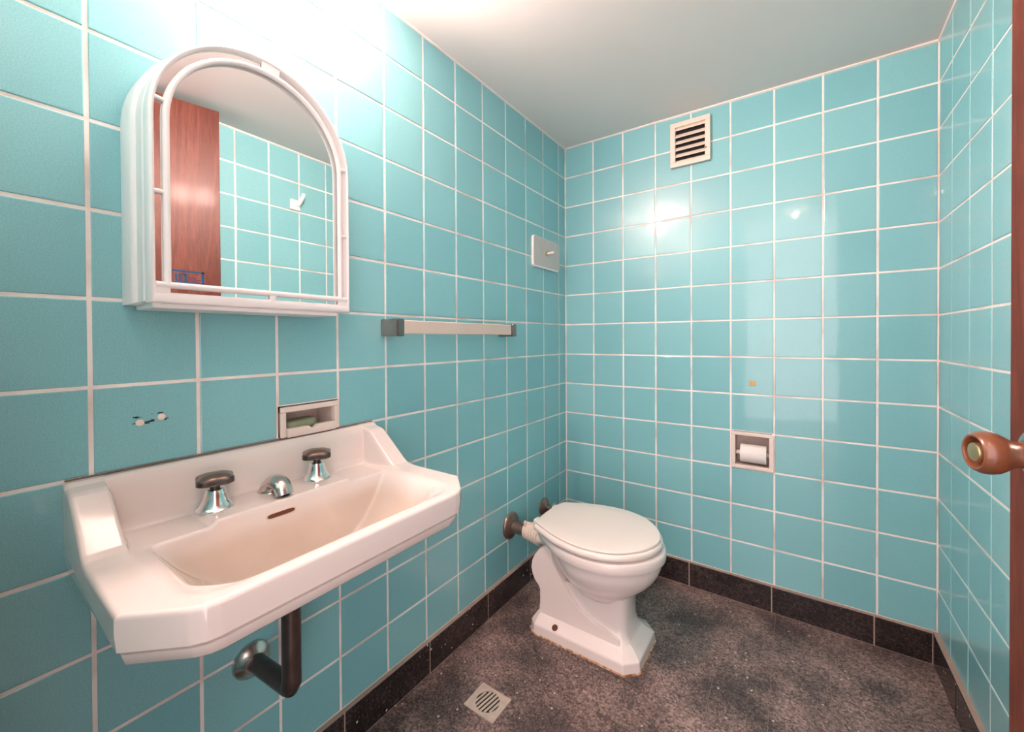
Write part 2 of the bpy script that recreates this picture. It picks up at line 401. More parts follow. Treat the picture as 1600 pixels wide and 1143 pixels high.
fl = mk('floor', box(-0.9, W + 0.9, -30, 0.9, ZF - 0.35, ZF - 0.010), 'joint_mortar')
tag(fl, 'dark speckled terrazzo floor', 'floor', kind='structure')
def floor_tiles():
    xs = [0.0] + [k + 0.06 for k in range(1, 9)] + [W]; ys = [0.0] + [-(k + 0.29) for k in range(0, 13)]
    g = 0.006; cache = {}
    drain = (1.15, 1.89, -6.62, -6.0)
    for x0, x1 in zip(xs, xs[1:]):
        for y1, y0 in zip(ys, ys[1:]):
            w, d = x1 - x0, y1 - y0; key = (round(w, 3), round(d, 3))
            if key not in cache:
                g_ = box(-w / 2 + g, w / 2 - g, -d / 2 + g, d / 2 - g, -0.02, 0)
                me = bpy.data.meshes.new('floor_tile'); me.from_pydata([(a * T, b * T, c * T) for a, b, c in g_[0]], [], g_[1]); fin(me, None)
                me.materials.append(MATS['terrazzo_floor']); cache[key] = me
            o = bpy.data.objects.new('floor_tile', cache[key]); col.objects.link(o); o.parent = fl
            p = P(((x0 + x1) / 2, (y0 + y1) / 2, ZF)); o.location = p - WL[fl]; WL[o] = p
floor_tiles()
# terrazzo skirting, laid in pieces two tiles long
BT = 0.085
def skirting(name, label, cuts, mk_box, mk_back):
    s = mk(name, mk_back, 'skirting_joint'); tag(s, label, 'baseboard', kind='structure')
    for a, b in zip(cuts, cuts[1:]): mk('skirting_piece', mk_box(a + 0.012, b - 0.012), 'terrazzo_skirting', s, bevel=0.0022)
skirting('baseboard_left', 'black terrazzo skirting under the washbasin wall', [YF, -10.46, -8.46, -6.46, -4.46, -2.46, -0.46, 0.0],
         lambda a, b: box(0.0, BT, a, b, ZF + 0.012, BASE - 0.012), box(-GD, BT - 0.012, YF, 0, ZF, BASE))
skirting('baseboard_back', 'black terrazzo skirting along the back wall', [BT, 1.97, 3.97, 5.97, 7.97, W - BT],
         lambda a, b: box(a, b, -BT, 0, ZF + 0.012, BASE - 0.012), box(BT, W - BT, -BT + 0.012, GD, ZF, BASE))
skirting('baseboard_right', 'black terrazzo skirting under the right wall', [YF, -9.6, -7.6, -5.6, -3.6, -1.6, 0.0],
         lambda a, b: box(W - BT, W, a, b, ZF + 0.012, BASE - 0.012), box(W - BT + 0.012, W + GD, YF, 0, ZF, BASE))

# ------------------------------------------------------------------ the door, open against the right wall
def door():
    e = Vector((7.822, -7.75)); h = Vector((8.90, -12.45)); d = (h - e).normalized(); n = Vector((d.y, -d.x))
    if n.x > 0: n = -n
    zt = 0.80; zb = ZF + 0.06; th = 0.24
    dr = root('door_1', (h.x, h.y, zb), 'open reddish-brown wooden door at the right edge', 'door', kind='structure')
    def pt(t, o, z): q = e + d * t + n * o; return (q.x, q.y, z)
    L = (h - e).length
    v = [pt(t, o, z) for t in (0, L) for o in (0, -th) for z in (zb, zt)]
    mk('door_leaf', (v, [[0, 1, 3, 2], [4, 6, 7, 5], [0, 4, 5, 1], [2, 3, 7, 6], [0, 2, 6, 4], [1, 5, 7, 3]]), 'varnished_wood', dr, bevel=0.0015)
    kt, kz = 0.310, -6.325; o = pt(kt, 0, kz); ax = (n.x, n.y, 0)
    mk('rosette', lathe([(0.20, 0), (0.20, 0.012), (0.185, 0.03), (0.165, 0.032), (0.155, 0.05), (0.13, 0.055), (0.12, 0.07)], o, ax, 40), 'worn_chrome', dr, smooth=35)
    kn = mk('knob', lathe([(0.105, 0.03), (0.094, 0.08), (0.092, 0.13), (0.100, 0.17), (0.122, 0.205), (0.145, 0.245), (0.154, 0.285), (0.150, 0.325), (0.140, 0.345),
                           (0.137, 0.350), (0.130, 0.362), (0.122, 0.366), (0.112, 0.362), (0.106, 0.345), (0.103, 0.31)], o, ax, 48), 'knob_copper', dr, smooth=40)
    mk('lock_button', lathe([(0.070, 0.30), (0.070, 0.345), (0.064, 0.362), (0.050, 0.368)], o, ax, 32), 'brass', kn, smooth=40)
    return dr
door()

# ------------------------------------------------------------------ the washbasin
BC, BH = -9.75, 1.955      # centre and half width along the wall
ZR = -7.63
def smin(a, k):
    m = min(a); return m - k * math.log(sum(math.exp(-(x - m) / k) for x in a))
def front_x(a): return plin(a, [(0, 2.62), (1.40, 2.62), (1.50, 2.60), (1.60, 2.54), (BH, 2.16)])
def basin_z(X, a):
    """height of the basin's top surface and how tan its colour is"""
    rim = ZR + 0.026 * (1 - (1 - sstep(1.44, 1.62, a)) * (1 - sstep(2.36, 2.52, X)) * (1 - sstep(0, 0.16, (X + a - 3.66) * 0.7)))
    ledge = ZR + 0.055
    rim = lerp(rim, ledge, (1 - sstep(0.84, 0.93, a)) * (1 - sstep(0.93, 0.99, X)))
    sp = plin(X, [(0, -7.005), (0.09, -7.005), (0.13, -7.03), (0.17, -7.12), (0.245, -7.53), (0.30, -7.62), (0.36, -7.70)])
    wing = plin(X, [(0, -7.01), (0.30, -7.07), (0.36, -7.095), (0.42, -7.14), (0.92, -7.53), (1.0, -7.575), (1.10, -7.60), (1.25, -7.64), (1.4, -7.75), (3, -7.9)])
    inn = plin(a, [(1.52, 0.0), (1.54, 0.03), (1.60, 0.50), (1.635, 0.93), (1.66, 1.0)])
    wz = lerp(ZR - 0.12, wing, inn)
    z = max(rim, sp, wz)
    # rounded fillets where the walls meet the deck
    k = 0.014; z = k * math.log(sum(math.exp((q - z) / k) for q in (rim, sp, wz))) + z
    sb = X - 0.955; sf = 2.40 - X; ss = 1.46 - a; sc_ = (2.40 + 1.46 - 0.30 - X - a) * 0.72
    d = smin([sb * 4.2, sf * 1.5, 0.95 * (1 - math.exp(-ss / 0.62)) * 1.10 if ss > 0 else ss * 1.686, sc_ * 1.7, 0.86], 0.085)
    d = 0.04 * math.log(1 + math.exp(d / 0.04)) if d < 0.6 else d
    # rounded outer edge
    e = min(front_x(a) - X, BH - a + 0.0, (2.62 + 1.50 - X - a) * 0.7 + 0.25); r = 0.05
    drop = 0.0
    if e < r: drop = r - math.sqrt(max(0, r * r - (r - max(0, e)) ** 2))
    return z - d - drop, sstep(0.03, 0.30, d)  # second value: tan tint, stronger with depth in the bowl
def basin():
    us = [k / 230 * 0.955 for k in range(230)] + [0.955 + 0.045 * math.sin(math.pi / 2 * k / 16) for k in range(17)]; nu = len(us) - 1
    vv = [k / 150 * 0.965 for k in range(150)] + [0.965 + 0.035 * math.sin(math.pi / 2 * k / 14) for k in range(15)]; vv = [-q for q in vv[:0:-1]] + vv; nv = len(vv) - 1
    vsx, fs, st = [], [], []
    for t in vv:
        a_s = t * BH; a = abs(a_s); fx = front_x(a)
        for u in us:
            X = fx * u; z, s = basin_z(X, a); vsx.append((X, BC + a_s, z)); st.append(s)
    n = nu + 1
    for j in range(nv):
        for i in range(nu):
            a = j * n + i; fs.append([a, a + 1, a + n + 1, a + n])
    ring = [i for i in range(n)] + [j * n + nu for j in range(1, nv + 1)] + [nv * n + i for i in range(nu - 1, -1, -1)]
    base = [vsx[i] for i in ring]; prev = ring; m = len(ring)
    for z, ins in [(-7.76, 0.0), (-7.91, 0.015), (-7.918, 0.075), (-7.945, 0.085), (-7.955, 0.045), (-8.06, 0.075), (-8.09, 0.11), (-8.10, 0.30), (-8.38, 0.62), (-8.62, 1.15)]:
        cur = []
        for (x, y, zz) in base:
            kx = 1 - ins / 2.62; ky = 1 - ins / BH
            zt = min(z, zz)
            cur.append(len(vsx)); vsx.append((x * kx, BC + (y - BC) * ky, zt)); st.append(0.0)
        for k in range(m - 1): fs.append([prev[k], prev[k + 1], cur[k + 1], cur[k]])
        prev = cur
    fs.append(list(prev))
    return vsx, fs, st
ba = root('washbasin', (0.0, BC, -8.62), 'wide cream porcelain washbasin hung on the turquoise wall', 'washbasin')
g_ = basin()
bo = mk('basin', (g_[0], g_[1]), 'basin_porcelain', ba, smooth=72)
at = bo.data.attributes.new('bowl_tint', 'FLOAT', 'POINT'); at.data.foreach_set('value', g_[2])
def tap(y, turn):
    x, z = 0.50, ZR + 0.050
    t = mk('tap', lathe([(0.205, 0), (0.205, 0.012), (0.190, 0.022), (0.172, 0.045), (0.145, 0.085), (0.125, 0.13), (0.112, 0.18), (0.104, 0.225), (0.090, 0.245), (0.05, 0.25)], (x, y, z), (0, 0, 1), 40), 'chrome', ba, smooth=40)
    mk('stem', lathe([(0.055, 0.235), (0.052, 0.30), (0.085, 0.32)], (x, y, z), (0, 0, 1), 20), 'bakelite', t, smooth=40)
    v, f = lathe([(0.10, 0.305), (0.19, 0.318), (0.212, 0.332), (0.212, 0.385), (0.196, 0.400)], (x, y, z), (0, 0, 1), 64, lobes=4, amp=0.13)
    c, s = math.cos(turn), math.sin(turn)
    rot = lambda q: (x + (q[0] - x) * c - (q[1] - y) * s, y + (q[0] - x) * s + (q[1] - y) * c, q[2])
    mk('handle', ([rot(q) for q in v], f), 'bakelite', t, smooth=35)
    v, f = lathe([(0.188, 0.397), (0.165, 0.415), (0.12, 0.432), (0.06, 0.440), (0.015, 0.442)], (x, y, z), (0, 0, 1), 64, lobes=4, amp=0.11)
    mk('handle_cap', ([rot(q) for q in v], f), 'handle_cap', t, smooth=60)
tap(-10.47, 0.5); tap(-9.15, 0.25)
def spout():
    y = -9.80; pts = []; rad = []
    for x, z, r in [(0.44, -7.60, 0.150), (0.46, -7.56, 0.150), (0.50, -7.495, 0.142), (0.57, -7.44, 0.130), (0.64, -7.42, 0.128), (0.71, -7.425, 0.126), (0.77, -7.445, 0.122), (0.82, -7.48, 0.118), (0.85, -7.52, 0.115), (0.86, -7.55, 0.112)]:
        pts.append((x, y, z)); rad.append(r)
    s = mk('spout', tube(pts, rad, 28, up=(0, 1, 0), sx=0.75, sy=1.0), 'worn_chrome', ba, smooth=50)
    mk('spout_base', lathe([(0.165, 0), (0.16, 0.02), (0.14, 0.03)], (0.46, y, ZR + 0.045), (0, 0, 1), 32), 'worn_chrome', s, smooth=40)
    mk('spout_mouth', lathe([(0.055, 0), (0.055, 0.004)], (0.8605, y, -7.555), (0, 0, 1), 20), 'dark_void', s)
spout()
def overflow():
    # slot in the steep back wall of the bowl
    zc = -7.735; hw, hh = 0.19, 0.034
    def on(a, z):   # find x of the bowl's back wall at height z
        lo, hi = 0.9, 1.5
        for _ in range(40):
            mid = (lo + hi) / 2
            if basin_z(mid, abs(a))[0] > z: lo = mid
            else: hi = mid
        return lo
    yc = -9.90; pts = []
    for k in range(24):
        t = 2 * math.pi * k / 24; yy = hw * math.copysign(abs(math.cos(t)) ** 0.35, math.cos(t)); zz = hh * math.copysign(abs(math.sin(t)) ** 0.7, math.sin(t))
        pts.append((yy, zz))
    l0 = [(on(yc + a - BC, zc + b) - 0.004, yc + a, zc + b) for a, b in pts]; l1 = [(x + 0.008, y, z) for x, y, z in l0]
    l2 = [(x - 0.001, yc + (y - yc) * 0.9, zc + (z - zc) * 0.72) for x, y, z in l1]; l3 = [(x - 0.001, y, z) for x, y, z in l2]
    f = mk('overflow_ring', loft([l0, l1, l2, l3], False, False), 'fixture_grubby_shaded', ba, smooth=40)
    mk('overflow_slot', loft([l3, [(x + 0.001, y, z) for x, y, z in l3]]), 'rust', f)
overflow()
mk('sealant_line', tube([(0.012, BC - BH + 0.02, -6.992), (0.012, BC + BH - 0.02, -6.992)], 0.011, 8), 'old_sealant', ba, smooth=60)
# trap under the basin: out of the bottom, mitred elbow, back into the wall
dp = root('drain_pipe', (0.5, -9.8, -10.25), 'dark metal waste pipe bent under the washbasin', 'pipe')
mk('waste_pipe', tube([(1.0, -9.80, -8.63), (1.0, -9.80, -9.9), (0.995, -9.80, -10.02), (0.96, -9.802, -10.085), (0.90, -9.805, -10.10), (0.02, -9.88, -10.10)], [0.118, 0.118, 0.124, 0.124, 0.118, 0.118], 28), 'dark_pipe_metal', dp, smooth=50)
mk('waste_nut', lathe([(0.135, 0), (0.145, 0.02), (0.145, 0.16), (0.135, 0.18)], (1.0, -9.80, -8.82), (0, 0, 1), 8), 'dark_pipe_metal', dp)
mk('escutcheon', lathe([(0.25, 0.0), (0.25, 0.03), (0.235, 0.06), (0.19, 0.09), (0.15, 0.13), (0.135, 0.15)], (0.002, -9.885, -10.10), (1, 0, 0), 40), 'worn_chrome', dp, smooth=40)

# ------------------------------------------------------------------ the mirror cabinet
CC = -9.93
def arch(hw, zb, zs, n=40, rise=None):
    rise = rise or hw; pts = [(-hw, zb), (-hw, lerp(zb, zs, 0.5))]
    for k in range(n + 1):
        t = math.pi - math.pi * k / n; pts.append((hw * math.cos(t), zs + rise * math.sin(t)))
    pts += [(hw, lerp(zb, zs, 0.5)), (hw, zb)]
    return pts
def arch_loop(x, hw, zb, zs, rise=None): return [(x, CC + a, z) for a, z in arch(hw, zb, zs, rise=rise)]
ZS, ZB = -2.97, -5.06
cab = root('mirror_cabinet', (0.0, CC, ZB), 'white plastic arched mirror cabinet above the washbasin', 'mirror cabinet')
mk('cabinet_shell', loft([arch_loop(0.004, 1.275, ZB, ZS), arch_loop(0.30, 1.265, ZB, ZS), arch_loop(0.33, 1.245, ZB + 0.01, ZS), arch_loop(0.345, 1.215, ZB + 0.02, ZS),
                          arch_loop(0.52, 1.205, ZB + 0.02, ZS), arch_loop(0.545, 1.185, ZB + 0.03, ZS), arch_loop(0.62, 1.18, ZB + 0.03, ZS)]), 'white_plastic', cab, smooth=35)
ajar = lambda lp: [(x - 0.0122 * (y - CC), y, z) for x, y, z in lp]
mir = mk('mirror_glass', loft([ajar(arch_loop(0.640, 1.15, ZB + 0.08, ZS)), ajar(arch_loop(0.690, 1.15, ZB + 0.08, ZS))]), 'mirror_glass', cab)
fr = mk('outer_frame', loft([arch_loop(0.60, 1.205, ZB, ZS), arch_loop(0.73, 1.205, ZB, ZS), arch_loop(0.755, 1.19, ZB + 0.012, ZS), arch_loop(0.765, 1.175, ZB + 0.03, ZS), arch_loop(0.755, 1.158, ZB + 0.10, ZS), arch_loop(0.735, 1.150, ZB + 0.12, ZS), arch_loop(0.60, 1.150, ZB + 0.12, ZS)], False, False), 'white_plastic', cab, smooth=50)
ip = [(0.735, CC + a, z) for a, z in arch(1.045, ZB + 0.205, ZS - 0.02)]
mk('inner_frame', tube(ip, 0.034, 12), 'white_plastic', cab, smooth=60)
mk('frame_rail', tube([(0.735, CC - 1.15, ZB + 0.205), (0.735, CC + 1.15, ZB + 0.205)], 0.034, 12), 'white_plastic', cab, smooth=60)
def bridge(a0, z0, a1, z1, r): mk('frame_bridge', tube([(0.73, CC + a0, z0), (0.73, CC + a1, z1)], r, 10), 'white_plastic', cab, smooth=60)
for z, zr in ((-2.80, -2.86), (-3.83, -3.88)):
    for sg, q in ((-1, z), (1, zr)):
        k = math.sqrt(1 - (max(0, q - ZS) / 1.16) ** 2)
        bridge(sg * 1.165 * k, q, sg * 1.035 * k, q - max(0, q - ZS) * 0.1, 0.024)
def wide_bridge(t0, t1):
    lo = [[], []]
    for i, x in enumerate((0.705, 0.745)):
        for k in range(7):
            t = lerp(t0, t1, k / 6); lo[i].append((x, CC + 1.15 * math.cos(t), ZS + 1.15 * math.sin(t)))
        for k in range(7):
            t = lerp(t1, t0, k / 6); lo[i].append((x, CC + 1.04 * math.cos(t), ZS + 1.04 * math.sin(t) - 0.02))
    mk('frame_bridge', loft(lo), 'white_plastic', cab)
wide_bridge(math.radians(81), math.radians(92))
mk('frame_bridge', box(0.70, 0.755, CC + 0.03, CC + 0.10, ZB + 0.10, ZB + 0.20), 'white_plastic', cab, bevel=0.0015)
mk('bottom_lip', box(0.05, 0.70, CC - 1.17, CC + 1.02, ZB - 0.055, ZB + 0.01), 'white_plastic', cab, bevel=0.003)
def corner(s):
    a0, a1 = sorted((s * 1.19, s * 1.02))
    mk('frame_corner', box(0.69, 0.75, CC + a0, CC + a1, ZB + 0.05, ZB + 0.20), 'white_plastic', cab, bevel=0.002)
corner(-1); corner(1)
# maker's sticker on the glass: blue outlined rectangle with a small print
def sticker():
    st = mk('sticker_border', join(box(0.7035, 0.706, -10.955, -10.625, -4.690, -4.672), box(0.7035, 0.706, -10.955, -10.932, -4.815, -4.672), box(0.7035, 0.706, -10.648, -10.625, -4.815, -4.672),
            box(0.7035, 0.706, -10.955, -10.625, -4.820, -4.806)), 'sticker_blue', mir)
    mk('sticker_print', join(box(0.7035, 0.706, -10.90, -10.885, -4.80, -4.705), box(0.7035, 0.706, -10.865, -10.85, -4.80, -4.73), box(0.7035, 0.706, -10.815, -10.795, -4.80, -4.715), box(0.7035, 0.706, -10.865, -10.795, -4.722, -4.708)), 'sticker_blue', mir)
    mk('sticker_lines', join(box(0.7035, 0.706, -10.775, -10.665, -4.80, -4.792), box(0.7035, 0.706, -10.775, -10.665, -4.778, -4.770), box(0.7035, 0.706, -10.775, -10.70, -4.755, -4.745)), 'sticker_violet', mir)
    mk('sticker_dash', join(box(0.7035, 0.706, -10.755, -10.685, -4.725, -4.712)), 'sticker_orange', mir)
sticker()

# lamp over the mirror, just above the picture: it lights the room
lampp = root('wall_lamp', (0.0, -9.35, 0.0), 'wall lamp with two round opal glasses above the mirror cabinet', 'lamp')
mk('back_plate', box(0.002, 0.14, -9.95, -8.75, 0.36, 0.70), 'white_plastic', lampp, bevel=0.004)
for y in (-9.75, -8.95):
    h = mk('lamp_holder', lathe([(0.15, 0), (0.15, 0.14), (0.36, 0.20), (0.38, 0.22), (0.38, 0.26), (0.37, 0.27)], (0.14, y, 0.52), (1, 0, 0), 32), 'white_plastic', lampp, smooth=40)
    mk('opal_glass', lathe([(0.36, 0.262), (0.355, 0.30), (0.33, 0.345), (0.27, 0.385), (0.18, 0.408), (0.08, 0.418), (0.01, 0.42)], (0.14, y, 0.52), (1, 0, 0), 32), 'bulb_glass', h, smooth=60)
hb = root('ceiling_lamp', (6.52, -12.40, 0.62), 'small bare bulb on the ceiling just inside the door', 'lamp')
mk('lamp_holder', lathe([(0.16, 0.43), (0.16, 0.40), (0.10, 0.36), (0.10, 0.24), (0.07, 0.23)], (6.52, -12.40, 0.58), (0, 0, 1), 24), 'white_plastic', hb, smooth=40)
mk('bulb', lathe([(0.05, 0.24), (0.08, 0.20), (0.115, 0.14), (0.12, 0.09), (0.10, 0.045), (0.06, 0.015), (0.01, 0.002)], (6.52, -12.40, 0.58), (0, 0, 1), 24), 'small_bulb_glass', hb, smooth=60)

# ------------------------------------------------------------------ soap dish in the left wall
sd = root('soap_dish', (0.0, -8.975, -7.0), 'cream ceramic soap dish let into the left wall tiles', 'soap dish')
def frame_lr(x0, x1, y0, y1, z0, z1, b): # rectangular frame facing +x, border b
    return join(box(x0, x1, y0, y1, z1 - b, z1), box(x0, x1, y0, y1, z0, z0 + b), box(x0, x1, y0, y0 + b, z0 + b, z1 - b), box(x0, x1, y1 - b, y1, z0 + b, z1 - b))
mk('dish_frame', join(box(-0.01, 0.045, -9.455, -8.495, -6.60, -6.515), box(-0.01, 0.045, -9.455, -9.37, -6.985, -6.60), box(-0.01, 0.045, -8.58, -8.495, -6.985, -6.60)), 'fixture_ceramic', sd, bevel=0.0022)
# front lip with a pouring notch
lip = []
for x in (0.0, 0.09):
    lp = [(x, -9.37, -6.985), (x, -8.58, -6.985)]
    for k in range(25):
        y = lerp(-8.58, -9.37, k / 24); lp.append((x, y, -6.845 - 0.055 * math.exp(-((y + 8.97) / 0.05) ** 2)))
    lip.append(lp)
mk('dish_lip', loft(lip), 'fixture_ceramic', sd, bevel=0.0015, smooth=40)
mk('dish_recess', join(box(-0.56, -0.50, -9.42, -8.53, -6.98, -6.52), box(-0.52, -0.01, -9.42, -9.36, -6.98, -6.52), box(-0.52, -0.01, -8.59, -8.53, -6.98, -6.52), box(-0.52, -0.01, -9.42, -8.53, -6.61, -6.52), box(-0.52, 0.0, -9.42, -8.53, -6.98, -6.93)), 'fixture_ceramic', sd)
def soap():
    lp = []
    for k, (s, z) in enumerate([(0.80, -6.916), (0.97, -6.89), (1.0, -6.86), (0.97, -6.79), (0.80, -6.765)]):
        r = []
        for j in range(28):
            t = 2 * math.pi * j / 28; cx = math.copysign(abs(math.cos(t)) ** 0.55, math.cos(t)); cy = math.copysign(abs(math.sin(t)) ** 0.7, math.sin(t))
            y = -9.06 + 0.27 * s * cx; r.append((-0.19 + 0.15 * s * cy, y, z + 0.012 * math.sin((y + 9.0) * 7)))
        lp.append(r)
    o = mk('soap_bar', loft(lp), 'soap_green', smooth=60)
    tag(o, 'worn green bar of soap lying in the wall soap dish', 'soap')
soap()

# ------------------------------------------------------------------ towel bar
tb = root('towel_bar', (0.0, -5.7, -5.42), 'flat metal towel bar on two chrome brackets', 'towel bar')
for y0, y1 in ((-7.60, -7.42), (-3.88, -3.70)):
    mk('bracket', join(box(0.002, 0.49, y0, y1, -5.42, -5.09)), 'dark_chrome', tb, bevel=0.004)
mk('bar', box(0.40, 0.475, -7.43, -3.93, -5.375, -5.115), 'brushed_bar', tb, bevel=0.0025)

# ------------------------------------------------------------------ switch plate
sw = root('switch_plate', (0.0, -1.42, -3.30), 'grey blanking plate with a small toggle near the corner', 'switch plate')
def plate(x0, x1, y0, y1, z0, z1, c):
    pr = [(y0, z0 + c * 0.3), (y0 + c * 0.3, z0), (y1 - c * 0.3, z0), (y1, z0 + c * 0.3), (y1, z1 - c), (y1 - c, z1), (y0 + c * 0.3, z1), (y0, z1 - c * 0.3)]
    return loft([[(x0, a, b) for a, b in pr], [(x1, a, b) for a, b in pr]])
mk('back_plate', plate(0.002, 0.075, -2.19, -0.62, -3.30, -2.36, 0.16), 'white_edge', sw, bevel=0.0008)
mk('front_plate', plate(0.077, 0.10, -2.21, -0.60, -3.235, -2.38, 0.16), 'grey_plate', sw, bevel=0.0012)
tg = mk('toggle_nut', lathe([(0.085, 0), (0.085, 0.03), (0.06, 0.045)], (0.10, -1.46, -2.83), (1, 0, 0), 6), 'brass', sw)
mk('toggle', tube([(0.12, -1.46, -2.83), (0.20, -1.44, -2.82), (0.33, -1.40, -2.80)], [0.030, 0.034, 0.045], 14), 'plug_white', tg, smooth=50)

# ------------------------------------------------------------------ ventilation grille
vg = root('vent_grille', (4.015, 0.0, -0.54), 'cream louvred vent grille high on the back wall', 'vent')
def fr_b(y0, y1, x0, x1, z0, z1, b, bb): return join(box(x0, x1, y0, y1, z1 - bb, z1), box(x0, x1, y0, y1, z0, z0 + bb), box(x0, x0 + b, y0, y1, z0 + bb, z1 - bb), box(x1 - b, x1, y0, y1, z0 + bb, z1 - bb))
mk('grille_frame', fr_b(-0.11, -0.002, 3.485, 4.545, -0.535, 0.735, 0.135, 0.135), 'vent_plastic', vg, bevel=0.0015)
mk('backing', box(3.60, 4.43, -0.012, -0.004, -0.42, 0.62), 'dark_void', vg)
for i in range(6):
    z = 0.545 - i * 0.188
    zc = z if i else 0.56
    v = [(x, y, q) for x in (3.62, 4.41) for y, q in ((-0.025, zc + 0.060), (-0.10, zc - 0.045), (-0.10, zc - 0.064), (-0.025, zc + 0.040))]
    mk('slat', (v, [[0, 1, 2, 3], [4, 7, 6, 5], [0, 4, 5, 1], [1, 5, 6, 2], [2, 6, 7, 3], [3, 7, 4, 0]]), 'vent_plastic', vg)
mk('lever', box(4.40, 4.46, -0.15, -0.10, -0.19, -0.165), 'aged_bronze', vg)

# ------------------------------------------------------------------ toilet paper niche
tp = root('paper_holder', (5.53, 0.0, -9.0), 'cream ceramic paper holder let into the back wall', 'paper holder')
mk('holder_frame', fr_b(-0.05, 0.01, 5.035, 6.02, -8.99, -8.01, 0.105, 0.095), 'fixture_ceramic', tp, bevel=0.0022)
mk('holder_recess', join(box(5.08, 5.97, 0.42, 0.48, -8.95, -8.05), box(5.08, 5.14, 0.0, 0.43, -8.95, -8.05), box(5.91, 5.97, 0.0, 0.43, -8.95, -8.05), box(5.08, 5.97, 0.0, 0.43, -8.11, -8.05), box(5.08, 5.97, 0.0, 0.43, -8.95, -8.895)), 'fixture_grubby_shaded', tp)  # recess walls carry painted-in shading
mk('roller', lathe([(0.055, 0), (0.062, 0.01), (0.062, 0.77), (0.055, 0.78)], (5.135, 0.11, -8.595), (1, 0, 0), 20), 'fixture_ceramic', tp, smooth=40)
pr = mk('paper_roll', ring_lathe([(0.075, 0.0), (0.235, 0.0), (0.240, 0.008), (0.240, 0.592), (0.235, 0.60), (0.075, 0.60)], (5.255, 0.11, -8.60), (1, 0, 0), 40), 'paper', smooth=40)
tag(pr, 'thin roll of white toilet paper in the wall niche', 'toilet paper')

# ------------------------------------------------------------------ small things on the walls
o = mk('tape_scrap', box(5.465, 5.62, -0.02, -0.001, -6.765, -6.625), 'tape_yellow', bevel=0.0006); tag(o, 'small square scrap of yellow tape on the back wall', 'tape')
for y, z, lab in ((-11.065, -6.465, 'left one of two white filler plugs in a tile above the basin'), (-10.862, -6.425, 'right one of two white filler plugs in a tile above the basin')):
    o = mk('wall_plug', lathe([(0.040, 0), (0.040, 0.008), (0.030, 0.014)], (0.001, y, z), (1, 0, 0), 20), 'plug_white', smooth=40)
    tag(o, lab, 'wall plug', 'filler plugs in the tile')
gm = []
random.seed(3)
for k in range(26):
    y, z = random.choice([(-11.07, -6.40), (-10.96, -6.455), (-10.87, -6.375), (-11.10, -6.39), (-10.99, -6.47), (-10.84, -6.46), (-11.09, -6.47)])
    y += random.gauss(0, 0.022); z += random.gauss(0, 0.006); w = random.uniform(0.006, 0.026); h = random.uniform(0.003, 0.007)
    gm.append(box(0.0005, 0.003, y - w, y + w, z - h, z + h))
mk('grime_mark', join(*gm), 'grime', wl)
hk = root('wall_hook', (W, -5.0, -0.95), 'white plastic hook on the right wall seen in the mirror', 'hook')
mk('hook_plate', box(W - 0.07, W - 0.002, -5.22, -4.88, -0.98, -0.62), 'white_plastic', hk, bevel=0.004)
mk('hook_arm', tube([(W - 0.05, -4.97, -0.80), (W - 0.16, -4.94, -0.70), (W - 0.28, -4.90, -0.52), (W - 0.31, -4.89, -0.42)], [0.085, 0.07, 0.06, 0.055], 14), 'white_plastic', hk, smooth=50)

# ------------------------------------------------------------------ floor drain
fd = root('floor_drain', (1.52, -6.31, ZF), 'square metal floor drain with a round slotted grate', 'floor drain')
def drain_plate():
    c = (1.52, -6.31); n = 48; hx, hy = 0.355, 0.30; out, inn = [], []
    for k in range(n):
        t = 2 * math.pi * k / n + math.pi / 4; cx, sy = math.cos(t), math.sin(t); m = max(abs(cx), abs(sy))
        out.append((c[0] + hx * cx / m, c[1] + hy * sy / m)); inn.append((c[0] + 0.245 * cx, c[1] + 0.235 * sy))
    lo = [[(x, y, z) for x, y in ring] for ring, z in ((out, ZF + 0.001), (out, ZF + 0.022), (inn, ZF + 0.022), (inn, ZF + 0.001))]
    return loft(lo, False, False)
mk('drain_frame', drain_plate(), 'corroded_steel', fd)
mk('drain_well', lathe([(0.25, 0), (0.25, 0.003)], (1.52, -6.31, ZF + 0.001), (0, 0, 1), 40), 'dark_void', fd)
for i in range(6):
    dx = -0.19 + i * 0.076; L = math.sqrt(max(0, 0.242 ** 2 - dx * dx)) * 0.98; x = 1.52 + dx
    v = [(x + a + b * 0.16, -6.31 + b, z) for a in (-0.021, 0.021) for b in (-L, L) for z in (ZF + 0.004, ZF + 0.02)]
    mk('grate_bar', (v, box(0, 1, 0, 1, 0, 1)[1]), 'corroded_steel', fd, bevel=0.0006)

